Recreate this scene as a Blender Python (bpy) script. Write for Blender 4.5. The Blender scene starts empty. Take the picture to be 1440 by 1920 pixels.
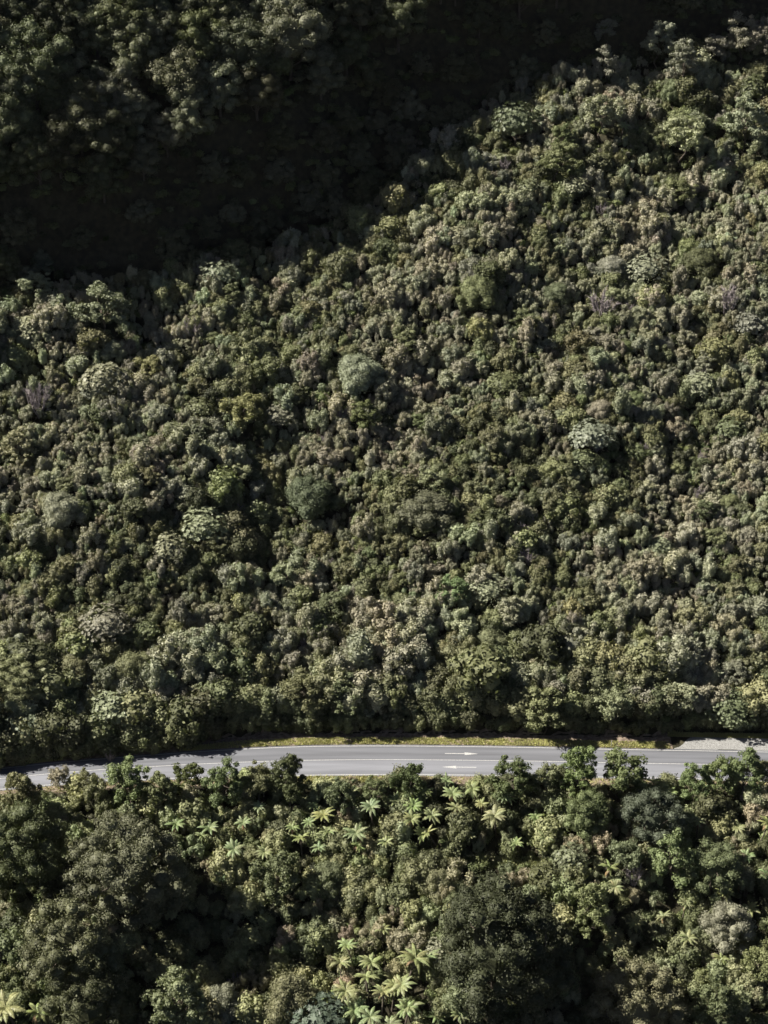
import bpy, math, random
import numpy as np

# ------------------------------------------------------------------ camera, sky, sun, exposure
S = bpy.context.scene
COL = S.collection
CAM = np.array([0.0, -206.0, 159.0])
PITCH = math.radians(29.0)              # looking down
FPX = 3120.0                            # focal length in photo pixels (1440 x 1920)
cam_data = bpy.data.cameras.new('camera')
cam_data.sensor_width = 36.0
cam_data.lens = 36.0 * FPX / 1920.0
cam_data.clip_start = 1.0
cam_data.clip_end = 12000.0
cam = bpy.data.objects.new('camera', cam_data)
cam.location = CAM.tolist()
cam.rotation_euler = (math.pi / 2 - PITCH, 0, 0)
COL.objects.link(cam)
S.camera = cam

SUN_H = np.array([-0.993, 0.11]); SUN_H /= np.linalg.norm(SUN_H)     # horizontal direction towards the sun
SUN_EL = math.radians(41.0)
world = bpy.data.worlds.new('World'); S.world = world; world.use_nodes = True
wn = world.node_tree.nodes; wl = world.node_tree.links
sky = wn.new('ShaderNodeTexSky'); sky.sky_type = 'NISHITA'; sky.sun_disc = False
sky.sun_elevation = SUN_EL
sky.sun_rotation = math.atan2(SUN_H[0], SUN_H[1])
sky.altitude = 300.0; sky.air_density = 0.22; sky.dust_density = 0.7; sky.ozone_density = 0.0
wn['Background'].inputs['Strength'].default_value = 0.05
wl.new(sky.outputs[0], wn['Background'].inputs['Color'])
sun_data = bpy.data.lights.new('sun', 'SUN'); sun_data.energy = 5.0
sun_data.angle = math.radians(0.53); sun_data.color = (1.0, 0.94, 0.82)
sun = bpy.data.objects.new('sun', sun_data); COL.objects.link(sun)
sdir = np.array([SUN_H[0] * math.cos(SUN_EL), SUN_H[1] * math.cos(SUN_EL), math.sin(SUN_EL)])
from mathutils import Vector, Matrix, Euler
sun.rotation_euler = Vector(sdir.tolist()).to_track_quat('Z', 'Y').to_euler()
S.view_settings.view_transform = 'Standard'
S.view_settings.look = 'None'
S.view_settings.gamma = 1.0
S.view_settings.exposure = 1.4
S.render.engine = 'CYCLES'
S.cycles.max_bounces = 5
S.cycles.diffuse_bounces = 3
S.cycles.glossy_bounces = 1
S.cycles.transmission_bounces = 2
S.cycles.use_denoising = True
S.cycles.denoiser = 'OPENIMAGEDENOISE'
S.cycles.denoising_input_passes = 'RGB_ALBEDO_NORMAL'
S.cycles.volume_bounces = 0
ADDED_HAZE = 0.75e-5  # density of the added air volume that lifts the dark tones

rng = np.random.default_rng(11)
random.seed(11)

# ------------------------------------------------------------------ projection helpers
cp, sp = math.cos(PITCH), math.sin(PITCH)
FWD = np.array([0, cp, -sp]); UP = np.array([0, sp, cp])

def project(p):
    q = np.asarray(p, float) - CAM
    dep = q @ FWD
    return 720 + FPX * q[..., 0] / dep, 960 - FPX * (q @ UP) / dep, dep

def ray(px, py):
    d = FWD + (px - 720) / FPX * np.array([1.0, 0, 0]) - (py - 960) / FPX * UP
    return d

def on_plane(px, py, z=0.0):
    d = ray(px, py)
    return CAM + d * ((z - CAM[2]) / d[2])

# ------------------------------------------------------------------ the road's course, from its painted edge lines
FAR_PX = [(-420, 1500), (-180, 1464), (0, 1441), (105, 1430), (215, 1421), (360, 1410), (500, 1402), (600, 1399), (720, 1398.5), (860, 1399.5), (1000, 1401.5), (1140, 1405), (1300, 1407.5), (1440, 1410), (1700, 1416), (1900, 1423)]
NEAR_PX = [(-420, 1527), (-180, 1498), (0, 1480), (105, 1470), (215, 1463), (360, 1458), (500, 1454.5), (600, 1453), (720, 1452), (860, 1453), (1000, 1454.5), (1140, 1457), (1300, 1460), (1440, 1463), (1700, 1470), (1900, 1478)]
far_w = np.array([on_plane(*p) for p in FAR_PX]); near_w = np.array([on_plane(*p) for p in NEAR_PX])

def smooth_poly(p, step=1.0):
    xs = np.arange(p[0, 0], p[-1, 0], step)
    ys = np.interp(xs, p[:, 0], p[:, 1])
    k = np.hanning(17); k /= k.sum()
    yp = np.pad(ys, 8, mode='reflect', reflect_type='odd')
    return xs, np.convolve(yp, k, 'valid')
FX, FY = smooth_poly(far_w); NX, NY = smooth_poly(near_w)

def lin(x, X, Y):
    y = np.interp(x, X, Y)
    y = np.where(x < X[0], Y[0] + (x - X[0]) * (Y[1] - Y[0]) / (X[1] - X[0]), y)
    return np.where(x > X[-1], Y[-1] + (x - X[-1]) * (Y[-1] - Y[-2]) / (X[-1] - X[-2]), y)
y_far = lambda x: lin(x, FX, FY)
y_near = lambda x: lin(x, NX, NY)
SHOULDER = 0.35

def ss(a, b, x):
    t = np.clip((x - a) / (b - a), 0, 1)
    return t * t * (3 - 2 * t)

_w = [(rng.uniform(-1, 1), rng.uniform(-1, 1), rng.uniform(0, 6.28), a, l) for l, a in ((60, 1.6), (44, 1.3), (33, 1.0), (24, .8), (17, .5), (12, .35), (9, .25)) for _ in range(2)]
def undul(x, y):
    z = 0
    for (cx, cy, ph, a, l) in _w:
        n = math.hypot(cx, cy)
        z = z + a * np.sin((x * cx + y * cy) / n * 6.283 / l + ph)
    return z

def verge_w(x):
    return 1.5 + 1.3 * ss(-34, -20, x) + 1.5 * ss(43, 50, x)

def main_z(x, y):
    d = y - y_far(x) - SHOULDER
    e = y_near(x) - SHOULDER - y
    wv = verge_w(x)
    up = 0.03 * np.clip(d, 0, 3) + 2.6 * ss(wv, wv + 2.6, d) + 0.60 * np.clip(d - wv - 1.5, 0, 260) + undul(x, y) * ss(8, 30, d) * 0.52
    dn = -0.05 * np.clip(e, 0, 1.5) - 0.34 * np.clip(e - 1.2, 0, 70) - 0.25 * np.clip(e - 30, 0, 120) + undul(x, y) * ss(6, 22, e) * 0.6
    return np.where(d > 0, up, np.where(e > 0, dn, -0.03))

def solve(px, py, zf, h=0.0, t0=120.0, t1=560.0):
    """first point of a pixel's ray whose height above zf is h"""
    d = ray(px, py)
    t = np.arange(t0, t1, 0.25)
    P = CAM + t[:, None] * d
    g = P[:, 2] - zf(P[:, 0], P[:, 1]) - h
    i = np.argmax(g < 0)
    return P[i] if g[i] < 0 else P[-1]

# the shadow edge on the lit slope, the gully behind it and the spur whose brink throws the shadow
EDGE_PX = [(-500, 590), (-200, 560), (0, 538), (150, 530), (330, 512), (480, 487), (640, 430), (770, 355), (850, 270), (950, 200), (1100, 135), (1250, 105), (1440, 70), (1800, -10), (2200, -90)]
SUN_P = np.array([-SUN_H[1], SUN_H[0]]) * -1.0        # across the light, growing up the slope
edge = np.array([solve(px, py, main_z, 1.5) for px, py in EDGE_PX])
e_u = edge[:, :2] @ SUN_H; e_v = edge[:, :2] @ SUN_P
o_ = np.argsort(e_v); e_u, e_v = e_u[o_], e_v[o_]
e_x, e_y = edge[o_, 0], edge[o_, 1]
_z = main_z(e_x, e_y)
SHADE_HOLLOW = [(*solve(385, 1770, main_z, 0)[:2], 9.0, 5.0), (*solve(1130, 1800, main_z, 0)[:2], 7.0, 4.0)]  # hollows added to the ground below the road to deepen the shade
_b = solve(860, 262, main_z, 1.5); V_FAR = float(_b[:2] @ SUN_P)      # beyond here the brink stands further back
def terrain(x, y):
    x = np.asarray(x, float); y = np.asarray(y, float)
    zm = main_z(x, y)
    u = x * SUN_H[0] + y * SUN_H[1]; v = x * SUN_P[0] + y * SUN_P[1]
    ub = lin(v, e_v, e_u)
    du = u - ub
    zb = np.interp(v, e_v, _z)
    gully = 0.15 * np.clip(du, 0, 7) - 5.0 * ss(2, 13, du)
    far = ss(V_FAR, V_FAR + 10, v)
    rise = (1.45 - .33 * far) * np.clip(du - 11.5, 0, 14.0 + 14.0 * far) + 0.40 * np.clip(du - 25.5 - 14.0 * far, 0, 160)
    zs = zb + gully + rise + 0.5 * (undul(x * 1.3, y * 1.3)) * ss(12, 26, du)
    w = ss(-2, 5, du) * ss(20, 34, y)
    z = zm * (1 - w) + zs * w
    for hx, hy, hr, hd in SHADE_HOLLOW: z = z - hd * np.exp(-((x - hx) ** 2 + (y - hy) ** 2) / hr ** 2)
    return z

def gully_d(x, y):
    x = np.asarray(x, float); y = np.asarray(y, float)
    return x * SUN_H[0] + y * SUN_H[1] - lin(x * SUN_P[0] + y * SUN_P[1], e_v, e_u)

# ------------------------------------------------------------------ materials
def mat(name):
    m = bpy.data.materials.new(name); m.use_nodes = True
    n = m.node_tree.nodes; n.clear()
    out = n.new('ShaderNodeOutputMaterial')
    return m, n, m.node_tree.links, out

def foliage_mat(name, rough=0.6, spec=0.2, trans=0.18):
    m, n, l, out = mat(name)
    at = n.new('ShaderNodeAttribute'); at.attribute_type = 'INSTANCER'; at.attribute_name = 'tint'
    tn = n.new('ShaderNodeAttribute'); tn.attribute_type = 'GEOMETRY'; tn.attribute_name = 'tone'
    mr = n.new('ShaderNodeMapRange'); mr.inputs[3].default_value = 0.55; mr.inputs[4].default_value = 1.5
    l.new(tn.outputs['Fac'], mr.inputs[0])
    mul = n.new('ShaderNodeVectorMath'); mul.operation = 'SCALE'
    l.new(at.outputs['Color'], mul.inputs[0]); l.new(mr.outputs[0], mul.inputs['Scale'])
    b = n.new('ShaderNodeBsdfPrincipled'); b.inputs['Roughness'].default_value = rough
    b.inputs['Specular IOR Level'].default_value = spec
    l.new(mul.outputs[0], b.inputs['Base Color'])
    t = n.new('ShaderNodeBsdfTranslucent'); 
    hs = n.new('ShaderNodeVectorMath'); hs.operation = 'MULTIPLY'; hs.inputs[1].default_value = (1.0, 1.1, 0.55)
    l.new(mul.outputs[0], hs.inputs[0]); l.new(hs.outputs[0], t.inputs['Color'])
    mx = n.new('ShaderNodeMixShader'); mx.inputs[0].default_value = trans
    l.new(b.outputs[0], mx.inputs[1]); l.new(t.outputs[0], mx.inputs[2]); l.new(mx.outputs[0], out.inputs[0])
    return m

def noise_mat(name, c1, c2, scale=1.0, detail=8, rough=0.9, bump=0.0, c3=None, spec=0.2):
    m, n, l, out = mat(name)
    tc = n.new('ShaderNodeTexCoord')
    nz = n.new('ShaderNodeTexNoise'); nz.inputs['Scale'].default_value = scale; nz.inputs['Detail'].default_value = detail
    l.new(tc.outputs['Object'], nz.inputs['Vector'])
    cr = n.new('ShaderNodeValToRGB'); cr.color_ramp.elements[0].position = 0.35; cr.color_ramp.elements[1].position = 0.68
    cr.color_ramp.elements[0].color = (*c1, 1); cr.color_ramp.elements[1].color = (*c2, 1)
    if c3:
        e = cr.color_ramp.elements.new(0.5); e.color = (*c3, 1)
    l.new(nz.outputs['Fac'], cr.inputs[0])
    b = n.new('ShaderNodeBsdfPrincipled'); b.inputs['Roughness'].default_value = rough; b.inputs['Specular IOR Level'].default_value = spec
    l.new(cr.outputs[0], b.inputs['Base Color'])
    if bump:
        bp = n.new('ShaderNodeBump'); bp.inputs['Strength'].default_value = bump; bp.inputs['Distance'].default_value = 0.1
        l.new(nz.outputs['Fac'], bp.inputs['Height']); l.new(bp.outputs[0], b.inputs['Normal'])
    l.new(b.outputs[0], out.inputs[0])
    return m

M_LEAF = foliage_mat('foliage')
M_GLOSS = foliage_mat('glossy_foliage', 0.5, 0.3, 0.12)
M_FROND = foliage_mat('frond', 0.5, 0.3, 0.25)
M_BARK = noise_mat('bark', (0.045, 0.036, 0.028), (0.13, 0.11, 0.09), 6.0)
M_TWIG = noise_mat('grey_twig', (0.16, 0.14, 0.14), (0.34, 0.30, 0.31), 4.0)
M_GROUND = noise_mat('forest_floor', (0.018, 0.015, 0.010), (0.05, 0.045, 0.026), 0.9, 10, bump=0.6, c3=(0.03, 0.028, 0.016))

# ------------------------------------------------------------------ mesh building (all quads)
class Q:
    def __init__(s): s.v = []; s.t = []; s.m = []; s.n = 0
    def quads(s, V, tone, mi=0):
        V = np.asarray(V, np.float32).reshape(-1, 4, 3)
        s.v.append(V); s.t.append(np.broadcast_to(np.asarray(tone, np.float32), (len(V),))); s.m.append(np.full(len(V), mi, np.int32)); s.n += len(V)
    def mesh(s, name, mats):
        V = np.concatenate(s.v); k = len(V)
        me = bpy.data.meshes.new(name)
        me.vertices.add(k * 4); me.vertices.foreach_set('co', V.ravel())
        me.loops.add(k * 4); me.loops.foreach_set('vertex_index', np.arange(k * 4, dtype=np.int32))
        me.polygons.add(k); me.polygons.foreach_set('loop_start', np.arange(0, k * 4, 4, dtype=np.int32))
        me.polygons.foreach_set('loop_total', np.full(k, 4, np.int32))
        me.polygons.foreach_set('material_index', np.concatenate(s.m))
        a = me.attributes.new('tone', 'FLOAT', 'FACE'); a.data.foreach_set('value', np.concatenate(s.t).astype(np.float32))
        for m in mats: me.materials.append(m)
        me.update(calc_edges=True)
        return me

def unit(a): return a / np.maximum(np.linalg.norm(a, axis=-1, keepdims=True), 1e-9)

def leaf_quads(C, N, size, aspect=0.7, T=None):
    """diamond-ish leaf faces at C facing N; T: the long direction"""
    k = len(C)
    R = rng.normal(size=(k, 3)) if T is None else T
    N = unit(N); T = unit(R - (R * N).sum(1, keepdims=True) * N); B = np.cross(N, T)
    s = np.asarray(size, float).reshape(-1, 1) * np.ones((k, 1))
    a = s * 0.5; b = s * 0.5 * aspect
    return np.stack([C - T * a, C + B * b - T * a * .1, C + T * a, C - B * b - T * a * .1], 1)

def puff(q, c, r, k, size, tall=1.0, rough=0.36, low=-0.55, tone0=0.5, tonev=0.17, mi=0, aspect=0.7, shell=0.25, core=True):
    """a rounded head of foliage: leaf faces through the outer shell of an uneven ball"""
    d = unit(rng.normal(size=(int(k * 1.5) + 4, 3))); d = d[d[:, 2] > low][:k]
    k = len(d)
    lump = 1 + 0.16 * np.sin(d @ rng.normal(size=3) * 3.1 + rng.uniform(0, 6)) + 0.12 * np.sin(d @ rng.normal(size=3) * 5.3 + rng.uniform(0, 6))
    rad = r * lump * (1 - shell * rng.random(k) ** 1.5 + 0.12 * np.abs(rng.normal(size=k)))
    C = np.asarray(c) + d * rad[:, None] * np.array([1, 1, tall])
    N = d / np.array([1, 1, tall]) + rng.normal(size=(k, 3)) * rough
    sz = size * rng.uniform(0.6, 1.35, k)
    q.quads(leaf_quads(C, N, sz, aspect), np.clip(tone0 + tonev * rng.normal(size=k), 0, 1), mi)
    if core:
        ico = ball(1); d = unit(ico.mean(1))
        W = ico * np.array([1, 1, tall]) * r * 0.74 + np.asarray(c)
        q.quads(W, np.clip(tone0 + 0.1 * rng.normal(size=len(W)), 0, 1), mi)

_ball = {}
def ball(level):
    """a cube-sphere as quads"""
    if level in _ball: return _ball[level]
    k = 2 * level + 1; g = np.tan(np.linspace(-math.pi / 4, math.pi / 4, k + 1)); out = []
    for ax in range(3):
        for sgn in (-1, 1):
            for i in range(k):
                for j in range(k):
                    quad = []
                    for (a, b) in ((g[i], g[j]), (g[i + 1], g[j]), (g[i + 1], g[j + 1]), (g[i], g[j + 1])):
                        p = [0, 0, 0]; p[ax] = sgn; p[(ax + 1) % 3] = a * sgn; p[(ax + 2) % 3] = b
                        quad.append(p)
                    out.append(unit(np.array(quad, float)))
    _ball[level] = np.array(out); return _ball[level]

def tube(q, pts, radii, sides=5, mi=1, tone=0.5):
    pts = np.asarray(pts, float); rings = []
    for i, p in enumerate(pts):
        t = unit((pts[min(i + 1, len(pts) - 1)] - pts[max(i - 1, 0)])[None])[0]
        a = unit(np.cross(t, [0.31, 0.95, 0.05])[None])[0]; b = np.cross(t, a)
        th = np.arange(sides) * 6.2832 / sides
        rings.append(p + radii[i] * (np.cos(th)[:, None] * a + np.sin(th)[:, None] * b))
    V = []
    for A, B in zip(rings, rings[1:]):
        for k in range(sides):
            V.append([A[k], A[(k + 1) % sides], B[(k + 1) % sides], B[k]])
    q.quads(V, tone, mi)

def limb(q, a, b, r0, r1, bend=0.12, n=4, mi=1, sides=5):
    a, b = np.asarray(a, float), np.asarray(b, float); L = np.linalg.norm(b - a)
    off = rng.normal(size=3) * bend * L
    pts = [a + (b - a) * t + off * math.sin(t * 3.14) for t in np.linspace(0, 1, n)]
    tube(q, pts, np.linspace(r0, r1, n), sides, mi)

# ------------------------------------------------------------------ prototypes
def scrub_mesh(name, heads, spread, r, tall, leaf, k, hgt=2.6, slim=False):
    q = Q(); c0 = []
    for i in range(heads):
        a = rng.uniform(0, 6.28); rr = spread * math.sqrt(rng.random())
        z = hgt * (1 - 0.38 * (rr / max(spread, 1e-3)) ** 2) * rng.uniform(0.82, 1.12)
        c = np.array([rr * math.cos(a), rr * math.sin(a), z]); c0.append(c)
        ri = r * rng.uniform(0.55, 1.4)
        puff(q, c, ri, int(k * ri * ri / (r * r)), leaf, tall * rng.uniform(.85, 1.2), low=-0.75)
        # loose shoots standing out of the head
        m = 14; d = unit(np.stack([rng.normal(size=m), rng.normal(size=m), np.abs(rng.normal(size=m)) + .5], 1)); L_ = ri * rng.uniform(.5, 1.0, m)
        q.quads(leaf_quads(c + d * (ri * .8 + L_ * .5)[:, None], rng.normal(size=(m, 3)), L_, .3, d), np.clip(.55 + .15 * rng.normal(size=m), 0, 1), 0)
        # foliage running down the stem
        puff(q, c - np.array([0, 0, ri * 1.3]), ri * 0.85, int(k * .5), leaf, 1.5, low=-0.9, core=True)
        limb(q, (c[0] * .25, c[1] * .25, 0), c, 0.05, 0.02, 0.06, 3)
    return q.mesh(name, [M_LEAF, M_BARK])

def leafy_mesh(name, heads, spread, r, leaf, k, hgt):
    q = Q()
    for i in range(heads):
        a = i * 2.4 + rng.uniform(-.5, .5); rr = spread * math.sqrt((i + .3) / heads)
        z = hgt * (1 - 0.5 * (rr / spread) ** 2) * rng.uniform(.8, 1.1)
        c = np.array([rr * math.cos(a), rr * math.sin(a), z]); ri = r * rng.uniform(.65, 1.2)
        puff(q, c, ri, int(k * ri * ri / (r * r)), leaf, rng.uniform(.8, 1.05), rough=.5, low=-.7, shell=.4)
        puff(q, c - np.array([0, 0, ri]), ri * .9, k // 2, leaf, 1.2, rough=.5, low=-.9)
        limb(q, (c[0] * .2, c[1] * .2, 0), c, .07, .025, .08, 3)
    return q.mesh(name, [M_LEAF, M_BARK])

def low_mesh(name):
    q = Q()
    for i in range(5):
        a = rng.uniform(0, 6.28); rr = rng.uniform(0, .9)
        puff(q, (rr * math.cos(a), rr * math.sin(a), .35 + .3 * rng.random()), rng.uniform(.45, .8), 70, .3, .9, rough=.7, low=-.5, aspect=.5)
    return q.mesh(name, [M_LEAF, M_BARK])

def tree_pair(name, crown_q, trunk_q, leafmat):
    return trunk_q.mesh(name + '_trunk', [M_BARK, M_BARK]), crown_q.mesh(name + '_crown', [leafmat, M_BARK])

def trunk_limbs(hgt, tips, r0):
    q = Q(); tops = []
    lean = rng.normal(size=2) * .05 * hgt
    pts = [np.array([lean[0] * t, lean[1] * t, hgt * t]) for t in np.linspace(0, .62, 5)]
    tube(q, pts, np.linspace(r0, r0 * .55, 5), 7, 0)
    for tip in tips:
        k = rng.integers(1, 5)
        limb(q, pts[k], tip, r0 * .42, r0 * .1, .1, 4, 0)
    return q

def dome_tree(name, R=3.0, H=5.2, n=190, leaf=.42, flat=.85, gloss=True):
    """a rounded crown of leaf rosettes"""
    q = Q(); base = np.array([0, 0, H - R * flat])
    d = unit(rng.normal(size=(n * 3, 3))); d = d[d[:, 2] > -.35][:n]
    lump = 1 + .09 * np.sin(d @ rng.normal(size=3) * 4 + 1) + .08 * np.sin(d @ rng.normal(size=3) * 7)
    C = base + d * (R * lump * rng.uniform(.86, 1.05, len(d)))[:, None] * np.array([1, 1, flat])
    for c, dd in zip(C, d):
        k = 9; th = np.arange(k) * 6.283 / k + rng.uniform(0, 6)
        ax = unit((dd * .6 + np.array([0, 0, .5]) + rng.normal(size=3) * .25)[None])[0]
        a = unit(np.cross(ax, [.3, .9, .1])[None])[0]; b = np.cross(ax, a)
        rad = np.cos(th)[:, None] * a + np.sin(th)[:, None] * b
        T = rad + ax * .25; N = ax + rad * -.2 + rng.normal(size=(k, 3)) * .2
        s = leaf * rng.uniform(.75, 1.2)
        q.quads(leaf_quads(c + T * s * .45, N, s, .45, T), np.clip(.5 + .1 * rng.normal() + .15 * rng.normal(size=k), 0, 1), 0)
    # inner mass of older leaves
    puff(q, base, R * .86, int(n * 3.0), leaf * .7, flat, rough=.7, low=-.5, shell=.3)
    tips = C[rng.choice(len(C), 7, replace=False)] * np.array([.8, .8, .9])
    return tree_pair(name, q, trunk_limbs(H, tips, .06 * R), M_GLOSS if gloss else M_LEAF)

def lumpy_tree(name, R=5.0, H=13.0, clumps=36, cr=1.35, leaf=.3, k=170, stretch=1.15, low=-.55, tone=.5):
    """a tall forest crown of many rounded clumps with gaps between"""
    q = Q(); base = np.array([0, 0, H - R * stretch]); tips = []
    d = unit(rng.normal(size=(clumps * 4, 3))); d = d[d[:, 2] > low]
    keep = []
    for x in d:
        if all(np.linalg.norm(x - y) > 1.55 / math.sqrt(clumps) * 1.25 for y in keep): keep.append(x)
        if len(keep) >= clumps: break
    for x in keep:
        rr = R * rng.uniform(.68, 1.03)
        c = base + x * rr * np.array([1, 1, stretch]); tips.append(c)
        r = cr * rng.uniform(.65, 1.25)
        t0 = tone + .1 * rng.normal()
        puff(q, c, r, int(k * r * r / cr / cr), leaf, rng.uniform(.75, 1.0), rough=.42, low=-.5, tone0=t0)
        for j in range(rng.integers(2, 5)):
            c2 = c + unit((x + rng.normal(size=3) * .8)[None])[0] * r * .8
            puff(q, c2, r * rng.uniform(.4, .6), int(k * .3), leaf * .9, .9, rough=.6, tone0=t0, core=False)
    puff(q, base, R * .66, int(k * 2.2), leaf * 1.5, stretch, rough=.6, low=-.8)
    return tree_pair(name, q, trunk_limbs(H, np.array(tips)[rng.choice(len(tips), min(12, len(tips)), replace=False)], .055 * R + .06), M_LEAF)

def feathery_tree(name, R=2.6, H=5.4, lobes=13, leaf=.22, k=300, tall=1.0):
    """a soft, lopsided crown of overlapping lobes covered in fine upswept sprays"""
    q = Q(); tips = []; off = rng.normal(size=2) * .18 * R
    for i in range(lobes):
        a = i * 2.4 + rng.uniform(-.5, .5); u = math.sqrt((i + .2) / lobes); rr = R * .72 * u * rng.uniform(.8, 1.15)
        r = R * rng.uniform(.16, .36) * (1.15 - .3 * u)
        c = np.array([rr * math.cos(a) + off[0] * (1 - u), rr * math.sin(a) + off[1] * (1 - u), (H - r) * (1 - .62 * u * u) * rng.uniform(.86, 1.05)]); tips.append(c)
        t0 = .5 + .07 * rng.normal()
        puff(q, c, r, k // 2, leaf, tall, rough=.5, low=-.8, tone0=t0, aspect=.45)
        d = unit(rng.normal(size=(k, 3)) + np.array([0, 0, .4])); d = d[d[:, 2] > -.5]; m = len(d)
        C = c + d * (r * (.85 + .3 * rng.random(m)))[:, None] * np.array([1, 1, tall])
        T = d * .6 + np.array([0, 0, .8]) + rng.normal(size=(m, 3)) * .35
        q.quads(leaf_quads(C, d + rng.normal(size=(m, 3)) * .4, leaf * rng.uniform(.7, 1.5, m), .3, T), np.clip(t0 + .17 * rng.normal(size=m), 0, 1), 0)
        puff(q, c * np.array([.9, .9, .55]), r * 1.1, k // 3, leaf * 1.2, 1.3, low=-.9)
    return tree_pair(name, q, trunk_limbs(H, np.array(tips), .05 * R + .05), M_LEAF)

def airy_tree(name, R=2.2, H=5.5, boughs=11, leaf=.20, k=110):
    """an open crown: limbs ending in loose leaf clusters with gaps between"""
    q = Q(); t = Q(); r0 = .09
    trunk = [np.array([0, 0, 0.0])]
    for z in np.linspace(.25, 1, 4): trunk.append(np.array([rng.normal() * .12 * R, rng.normal() * .12 * R, z * H * .6]))
    tube(t, trunk, np.linspace(r0, r0 * .5, 5), 6, 0)
    for i in range(boughs):
        a = i * 2.4 + rng.uniform(-.4, .4); u = (i + .5) / boughs
        rr = R * math.sqrt(1 - u * .85) * rng.uniform(.5, 1.0)
        tip = np.array([rr * math.cos(a), rr * math.sin(a), H * (.45 + .55 * u) * rng.uniform(.92, 1.06)])
        st = trunk[2 + i % 3]
        limb(t, st, tip, r0 * .45, .02, .1, 4, 0)
        for j in range(6):
            c = tip + rng.normal(size=3) * np.array([.38, .38, .28]) * R * .45 - np.array([0, 0, .1 * j])
            puff(q, c, rng.uniform(.2, .45) * R * .55, k, leaf, .75, rough=.5, low=-.8, shell=.6, core=j == 0)
    return tree_pair(name, q, t, M_LEAF)

def fern_frond(name, L=2.2, droop=.9, up=.5):
    """an arching frond: midrib with tapering leaflets on both sides"""
    q = Q(); n = 15
    s = np.linspace(0, 1, n + 1)
    X = L * (s - .12 * s ** 3); Z = L * (up * s - droop * s ** 2.1 * .75)
    P = np.stack([X, np.zeros_like(X), Z], 1)
    tube(q, P[::3], np.linspace(.028, .006, len(P[::3])), 4, 0, .7)
    for i in range(1, n + 1):
        t = s[i]; w = L * .165 * math.sin(min(1, (t * .93 + .07)) ** .62 * 3.1416) ** .8 + .03
        tan = unit((P[i] - P[i - 1])[None])[0]
        for sd in (-1, 1):
            d = unit(np.array([tan * .45 + np.array([0, sd, -.18 - .25 * rng.random()])]))[0]
            hw = L / n * .42 * tan
            a = P[i]; m = a + d * w * .55; e = a + d * w + np.array([0, 0, -.12 * w])
            tn = np.clip(.5 + .15 * rng.normal(), 0, 1)
            q.quads([[a - hw * .8, m - hw, m + hw, a + hw * .8], [m - hw, e - hw * .25, e + hw * .25, m + hw]], tn, 0)
    return q.mesh(name, [M_FROND, M_BARK])

def fern_trunk(name, H):
    q = Q()
    tube(q, [(0, 0, 0), (.05, .02, H * .35), (.08, .08, H * .7), (.05, .1, H)], [.17, .13, .12, .15], 8, 0)
    # skirt of dead frond stubs under the crown
    for i in range(26):
        a = rng.uniform(0, 6.28); z = H - rng.uniform(.05, 1.0)
        o = np.array([math.cos(a), math.sin(a), 0]); c = np.array([.05, .1, z]) + o * .14
        q.quads([[c, c + np.array([0, 0, .06]), c + o * .22 - np.array([0, 0, .45]), c + o * .18 - np.array([0, 0, .5])]], .5, 0)
    return q.mesh(name, [M_BARK, M_BARK])

def twig_mesh(name, R=1.8, H=3.0, n=16):
    """a bare, dry shrub: forking grey stems and fine twigs"""
    q = Q()
    for i in range(n):
        a = rng.uniform(0, 6.28); rr = R * math.sqrt(rng.random())
        tip = np.array([rr * math.cos(a), rr * math.sin(a), H * (1 - .4 * (rr / R) ** 2) * rng.uniform(.8, 1.1)])
        st = np.array([rr * .15 * math.cos(a), rr * .15 * math.sin(a), 0])
        limb(q, st, tip, .06, .015, .12, 5, 0)
        for j in range(42):
            t = rng.uniform(.45, 1.0); p = st + (tip - st) * t
            d = unit((tip - st + rng.normal(size=3) * np.linalg.norm(tip - st) * .55)[None])[0] * rng.uniform(.25, .6)
            w = np.cross(d, rng.normal(size=3)); w = w / np.linalg.norm(w) * .022
            q.quads([[p - w, p + w, p + d + w * .4, p + d - w * .4]], .5, 0)
    return q.mesh(name, [M_TWIG, M_TWIG])

SCRUB = [scrub_mesh('scrub_bush_mesh', h, s, r, t, .155, k, z) for h, s, r, t, k, z in ((13, 1.1, .36, 1.0, 150, 2.2), (18, 1.4, .32, 1.05, 120, 2.4), (9, .9, .44, .95, 190, 2.0), (14, 1.15, .34, 1.25, 130, 2.6), (8, .6, .36, 1.4, 140, 2.7), (20, 1.6, .36, .95, 120, 2.2))]
LEAFY = [leafy_mesh('leafy_bush_mesh', h, s, r, l, k, z) for h, s, r, l, k, z in ((6, 1.1, .8, .26, 230, 2.2), (8, 1.5, .75, .24, 210, 2.6), (5, .9, .85, .28, 230, 2.0), (9, 1.6, .85, .3, 200, 2.9))]
LOW = [low_mesh('low_foliage_mesh') for _ in range(3)]
DOME = [dome_tree('dome_tree', 3.0, 4.6 + i * .3, 230 + 30 * (i % 2),   .32 + .05 * (i % 3), .8 + .08 * (i % 3)) for i in range(4)]
DOMEB = [dome_tree('dome_tree', 4.5, 6.5, 760, .32, .8 + .1 * i) for i in range(2)]
LUMPY = [lumpy_tree('forest_tree', 4.2 + .4 * i, 10.5 + .8 * i, 30 + 3 * i, 1.3, .28, 150, 1.05 + .1 * (i % 3)) for i in range(5)]
GIANT = [lumpy_tree('forest_tree', 7.5, 17.0, 80, 1.5, .30, 190, 1.25, low=-.7), lumpy_tree('forest_tree', 7.0, 16.0, 64, 1.6, .30, 210, 1.2, low=-.7), lumpy_tree('forest_tree', 6.5, 15.0, 90, 1.15, .27, 150, 1.3, low=-.7)]
FEATH = [feathery_tree('feathery_tree', 2.6, 3.9 + .45 * i, 22 + 3 * i, .20, 260, .9 + .12 * i) for i in range(5)]
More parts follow.
